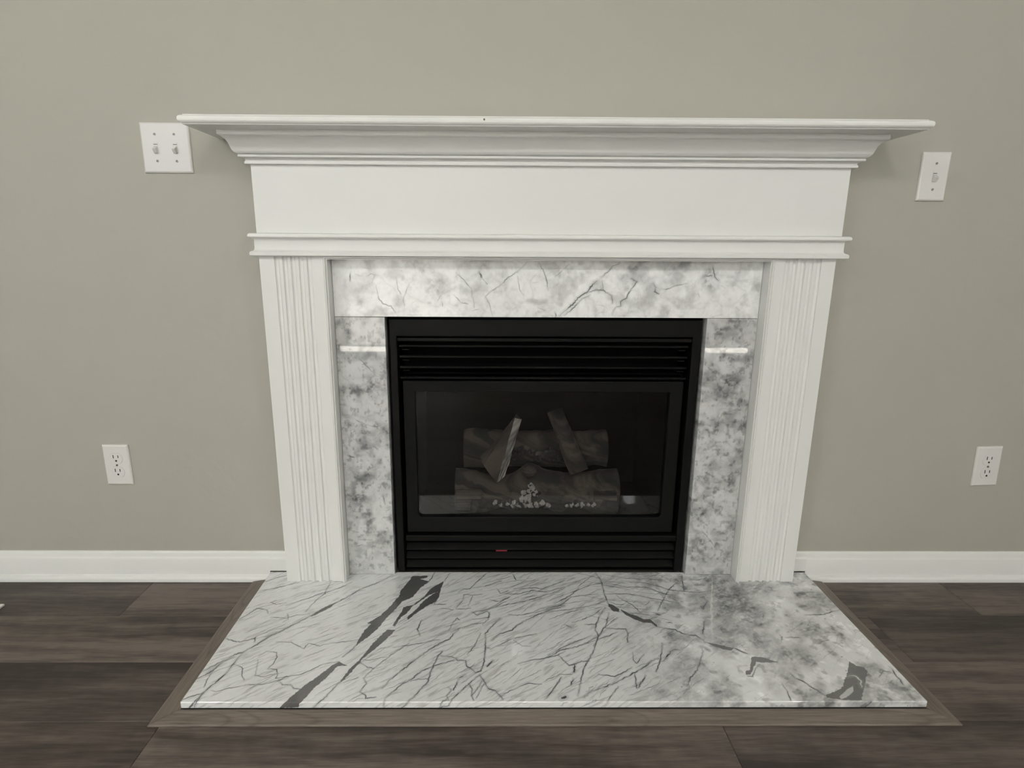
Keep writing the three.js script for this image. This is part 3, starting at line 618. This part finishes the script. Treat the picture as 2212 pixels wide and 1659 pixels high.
{ // a split wedge: bark in front, a pale split face along its right side
  const o = [-0.12, 0.25, -0.12], t = thing('gas_log', 'ceramic log wedge leaning at left with a pale ashy split edge', 'log', o), n = 14;
  const lo = [[-0.171, 0.32, -0.12], [-0.161, 0.296, -0.112], [-0.121, 0.246, -0.1], [-0.097, 0.257, -0.125], [-0.14, 0.325, -0.17]], hi = [[-0.085, 0.385, -0.2], [-0.078, 0.407, -0.197], [-0.067, 0.416, -0.195], [-0.045, 0.405, -0.215], [-0.062, 0.42, -0.225]];
  const P = (k, f) => { const w = f > 0 && f < 1 ? 0.006 * (fbm(f * 9, k * 3.1, 351, 3) - 0.5) : 0; return [0, 1, 2].map((c) => lo[k][c] + (hi[k][c] - lo[k][c]) * f - o[c] + (c === 0 ? w : w * 0.5)); };
  const sideOf = (a, b, m) => { const q = []; for (let i = 0; i < n; i++) for (let j = 0; j < 3; j++) { const mix = (f, g) => P(a, f).map((v, c) => v + (P(b, f)[c] - v) * g + (c === 2 ? 0.006 * Math.sin(Math.PI * g) * (m === 'bark' ? 1 : 0.2) : 0)); q.push([mix(i / n, j / 3), mix(i / n, (j + 1) / 3), mix((i + 1) / n, (j + 1) / 3), mix((i + 1) / n, j / 3)]); } return uvFrom(toCreasedNormals(quads(q), 0.6), (x, y, z) => [y * 2.4 - x * 1.2, (x - y * 0.35) * 9 + z * 2]); };
  obj('bark', [sideOf(0, 1, 'bark'), sideOf(1, 2, 'bark'), sideOf(4, 0, 'bark'), sideOf(3, 4, 'bark')], bark, t);
  obj('split_face', sideOf(2, 3, 'ash'), ash, t);
  for (const f of [0, 1]) obj('cut_end', uvFrom(quads([[P(0, f), P(1, f), P(2, f), P(4, f)], [P(2, f), P(3, f), P(4, f), P(4, f)]]), (x, y, z) => [x * 8, z * 8]), cut, t);
}
leaning('ceramic log piece leaning at right against the rear log', [0.125, 0.27, -0.125], [0.055, 0.435, -0.21], 0.032, 0.026, 331);

// ------------------------------------------------------------------ switches and outlets
const cyl = (r, h, seg = 16) => { const g = new THREE.CylinderGeometry(r, r, h, seg); g.rotateX(Math.PI / 2); return g; };
const plateZ = 0.0058;
function addScrew(t, x, y) { const s = obj('screw', (() => { const g = cyl(0.0029, 0.0014); g.translate(0, 0, plateZ + 0.0004); return g; })(), M.screw, t); s.position.set(x, y, 0); const sl = obj('slot', box(-0.0026, 0.0026, -0.0004, 0.0004, plateZ + 0.0011, plateZ + 0.00125), M.slot, s); sl.rotation.z = 0.9; }
function addToggle(t, x) {
  const g = [rbox(x - 0.0053, x + 0.0053, -0.0125, 0.0125, plateZ - 0.001, plateZ + 0.0007, 0.0006)];
  const f = obj('toggle_frame', g, M.plastic, t);
  obj('slot_gap', box(x - 0.0046, x + 0.0046, 0.0066, 0.0078, plateZ + 0.0006, plateZ + 0.0009), M.slot, f);
  const lever = rbox(-0.004, 0.004, -0.0065, 0.0065, 0, 0.0145, 0.0018); lever.translate(0, 0, 0); lever.rotateX(0.62); lever.translate(x, -0.0005, plateZ - 0.0035);
  obj('toggle', lever, M.plastic, t);
}
function switchPlate(label, cx, cy, w, toggles) {
  const t = thing('light_switch', label, 'light switch', [cx, cy, 0.0004]);
  obj('wall_plate', bevelled(w, 0.1145, plateZ, 0.0042, 0.0016), M.plastic, t);
  for (const x of toggles) { addToggle(t, x); addScrew(t, x, 0.0302); addScrew(t, x, -0.0302); } return t;
}
switchPlate('white double toggle switch plate beside the left end of the mantel shelf', -0.9743 + 0.05825, 1.2085 - 0.05725, 0.1165, [-0.023, 0.023]);
switchPlate('white single toggle switch plate on the wall right of the mantel', 0.9054 + 0.035, 1.155 - 0.05725, 0.07, [0]);
const face = (() => { const s = new THREE.Shape(), R = 0.0172, hy = 0.0143, a0 = Math.asin(hy / R); s.absarc(0, 0, R, -a0, a0, false); s.absarc(0, 0, R, Math.PI - a0, Math.PI + a0, false); s.closePath(); const g = new THREE.ExtrudeGeometry(s, { depth: 0.0006, bevelEnabled: true, bevelThickness: 0.0006, bevelSize: 0.0006, bevelSegments: 2, curveSegments: 14 }); g.translate(0, 0, plateZ - 0.0002); return g; })();
const groove = (() => { const s = new THREE.Shape(); s.absellipse(0, 0, 0.0186, 0.0158, 0, 7, false); const g = new THREE.ExtrudeGeometry(s, { depth: 0.0003, bevelEnabled: false, curveSegments: 20 }); g.translate(0, 0, plateZ - 0.0002); return g; })();
function outlet(label, cx, cy, tilt) {
  const t = thing('wall_outlet', label, 'outlet', [cx, cy, 0.0004]); t.rotation.z = tilt;
  obj('wall_plate', bevelled(0.07, 0.1145, plateZ, 0.0042, 0.0016), M.plastic, t);
  for (const y of [0.0195, -0.0195]) {
    const r = obj('receptacle', face, M.plastic, t); r.position.y = y;
    const z0 = plateZ + 0.0008, z1 = plateZ + 0.00115;
    obj('slot', box(-0.0074, -0.0052, 0.0005, 0.0098, z0, z1), M.slot, r); obj('slot', box(0.0052, 0.0074, 0.0012, 0.009, z0, z1), M.slot, r);
    const h = cyl(0.0027, 0.0004, 14); h.translate(0, -0.0068, z1 - 0.0002); obj('ground_hole', h, M.slot, r);
  }
  addScrew(t, 0, 0);
}
outlet('white duplex outlet low on the wall left of the fireplace', -1.1835 + 0.035, 0.4004 - 0.05725, 0.004);
outlet('white duplex outlet low on the wall right of the fireplace, slightly tilted', 1.1867 + 0.035, 0.402 - 0.05725, 0.028);

// white register at the left edge of the frame, only its corner in view
const reg = thing('floor_register', 'white floor register at the left edge of the photo, only a corner showing', 'vent', [-1.408, 0.0003, 0.1295]);
obj('register_frame', [rbox(-0.28, 0, 0, 0.006, -0.004, 0.012, 0.002), rbox(-0.28, 0, 0, 0.006, 0.088, 0.104, 0.002), rbox(-0.28, -0.264, 0, 0.006, 0.012, 0.088, 0.002), rbox(-0.016, 0, 0, 0.006, 0.012, 0.088, 0.002)], M.plastic, reg);
for (let i = 0; i < 12; i++) obj('slat', rbox(-0.262 + i * 0.021, -0.254 + i * 0.021, 0, 0.004, 0.012, 0.088, 0.001), M.plastic, reg);
reg.rotation.y = -0.0;

// ------------------------------------------------------------------ behind the camera: what lights the room and shows in the polished stone
const lampGlow = (r, g, b, k) => new THREE.MeshStandardMaterial({ color: 0x000000, emissive: new THREE.Color().setRGB(r, g, b), emissiveIntensity: k });
function puck(name, label, pos, turn, radius, k, cd) {
  const t = thing(name, label, 'ceiling light', pos, name === 'ceiling_light' ? 'recessed ceiling lights' : undefined); if (turn) t.rotation.x = turn;
  const ring = new THREE.TorusGeometry(radius + 0.01, 0.008, 8, 32); ring.rotateX(Math.PI / 2); obj('trim_ring', ring, M.ring, t);
  const lens = new THREE.CylinderGeometry(radius, radius, 0.006, 32); lens.translate(0, -0.003, 0); obj('lens', lens, lampGlow(1, 0.995, 0.99, k), t);
  const l = new THREE.PointLight(new THREE.Color().setRGB(1, 0.995, 0.99), cd); l.position.set(0, -0.04, 0); l.castShadow = true; l.shadow.radius = 3; t.add(l);
  return t;
}
puck('ceiling_light', 'round recessed ceiling light between the two others behind the viewer', [0.07, YC - 0.001, 2.53], 0, 0.065, 80, 3.4);
puck('ceiling_light', 'round recessed ceiling light near the left wall behind the viewer', [-2.0, YC - 0.001, 2.3], 0, 0.065, 80, 4.4);
puck('ceiling_light', 'round recessed ceiling light near the right wall behind the viewer', [2.0, YC - 0.001, 2.5], 0, 0.065, 80, 3.5);
{
  const t = thing('floor_lamp', 'slim floor lamp with a small glowing globe in front of the patio door', 'lamp', [1.13, 0, ZB - 0.13]);
  const b = new THREE.CylinderGeometry(0.11, 0.12, 0.02, 32); b.translate(0, 0.0105, 0); obj('base', b, M.black, t);
  const p = new THREE.CylinderGeometry(0.009, 0.009, 1.32, 12); p.translate(0, 0.68, 0); obj('pole', p, M.black, t);
  const g = new THREE.SphereGeometry(0.055, 24, 16); g.translate(0, 1.4, 0); obj('globe', g, lampGlow(1, 0.995, 0.99, 36), t);
  const l = new THREE.PointLight(new THREE.Color().setRGB(1, 0.995, 0.99), 0.2); l.position.set(0, 1.4, 0); l.castShadow = true; l.shadow.radius = 2; t.add(l);
}

const shadeFabric = (hex, tr) => new THREE.MeshPhysicalMaterial({ color: hex, roughness: 0.95, transmission: tr, thickness: 0 });
const thin = shadeFabric(0xf6f3ee, 0.85), half = shadeFabric(0xd8d3c8, 0.14), dense = shadeFabric(0x8d8374, 0.08);
for (const [x0, x1, m, label] of [[-1.6, -1.415, dense, 'narrow taupe shade strip added to block the bright gap at the left side of the patio door'], [-1.42, -0.42, thin, 'pale roller shade lowered over the left patio door panel'], [-0.38, 1.0, half, 'greyer roller shade lowered over the middle patio door panel'], [1.04, 2.24, dense, 'dark taupe roller shade lowered over the right patio door panel']]) {  // the first, narrow one is added to block light beside the pale shade
  const s = thing('roller_shade', label, 'shade', [(x0 + x1) / 2, 0, ZB + (x1 < -1.4 ? 0.032 : 0.015)], 'roller shades of the patio door'), h = (x1 - x0) / 2;
  obj('fabric', quads([[[-h, 0.08, 0], [h, 0.08, 0], [h, 2.07, 0], [-h, 2.07, 0]]]), m, s); obj('bottom_bar', rbox(-h, h, 0.066, 0.082, -0.005, 0.005, 0.002), m !== dense ? M.ring : std(0x6d6458, 0.6), s);
}
const frameBars = (x0, x1, y0, y1, uprights) => [rbox(x0, x1, y1 - 0.04, y1, ZB + 0.04, ZB + 0.09), ...(y0 > 0.1 ? [rbox(x0, x1, y0, y0 + 0.04, ZB + 0.04, ZB + 0.09)] : []), ...uprights.map((x) => rbox(x - 0.025, x + 0.025, y0, y1, ZB + 0.04, ZB + 0.09))];
const doorOut = struct('door_1'); obj('door_frame', frameBars(DR[0], DR[1], 0, DR[3], [DR[0] + 0.025, -0.4, 1.02, DR[1] - 0.025]), M.white, doorOut); obj('glass_pane', box(DR[0] + 0.05, DR[1] - 0.05, 0.001, DR[3] - 0.04, ZB + 0.064, ZB + 0.066), M.glass, doorOut);
for (const w of [W1, W2]) { const win = struct('window_1'); win.name = w === W1 ? 'window_1' : 'window_2'; obj('window_frame', frameBars(...w, [w[0] + 0.025, (w[0] + w[1]) / 2, w[1] - 0.025]), M.white, win); obj('glass_pane', box(w[0] + 0.05, w[1] - 0.05, w[2] + 0.04, w[3] - 0.04, ZB + 0.064, ZB + 0.066), M.glass, win); }

scene.traverse((o) => { if (o.isMesh) o.castShadow = o.receiveShadow = true; });
renderer.render(scene, camera);
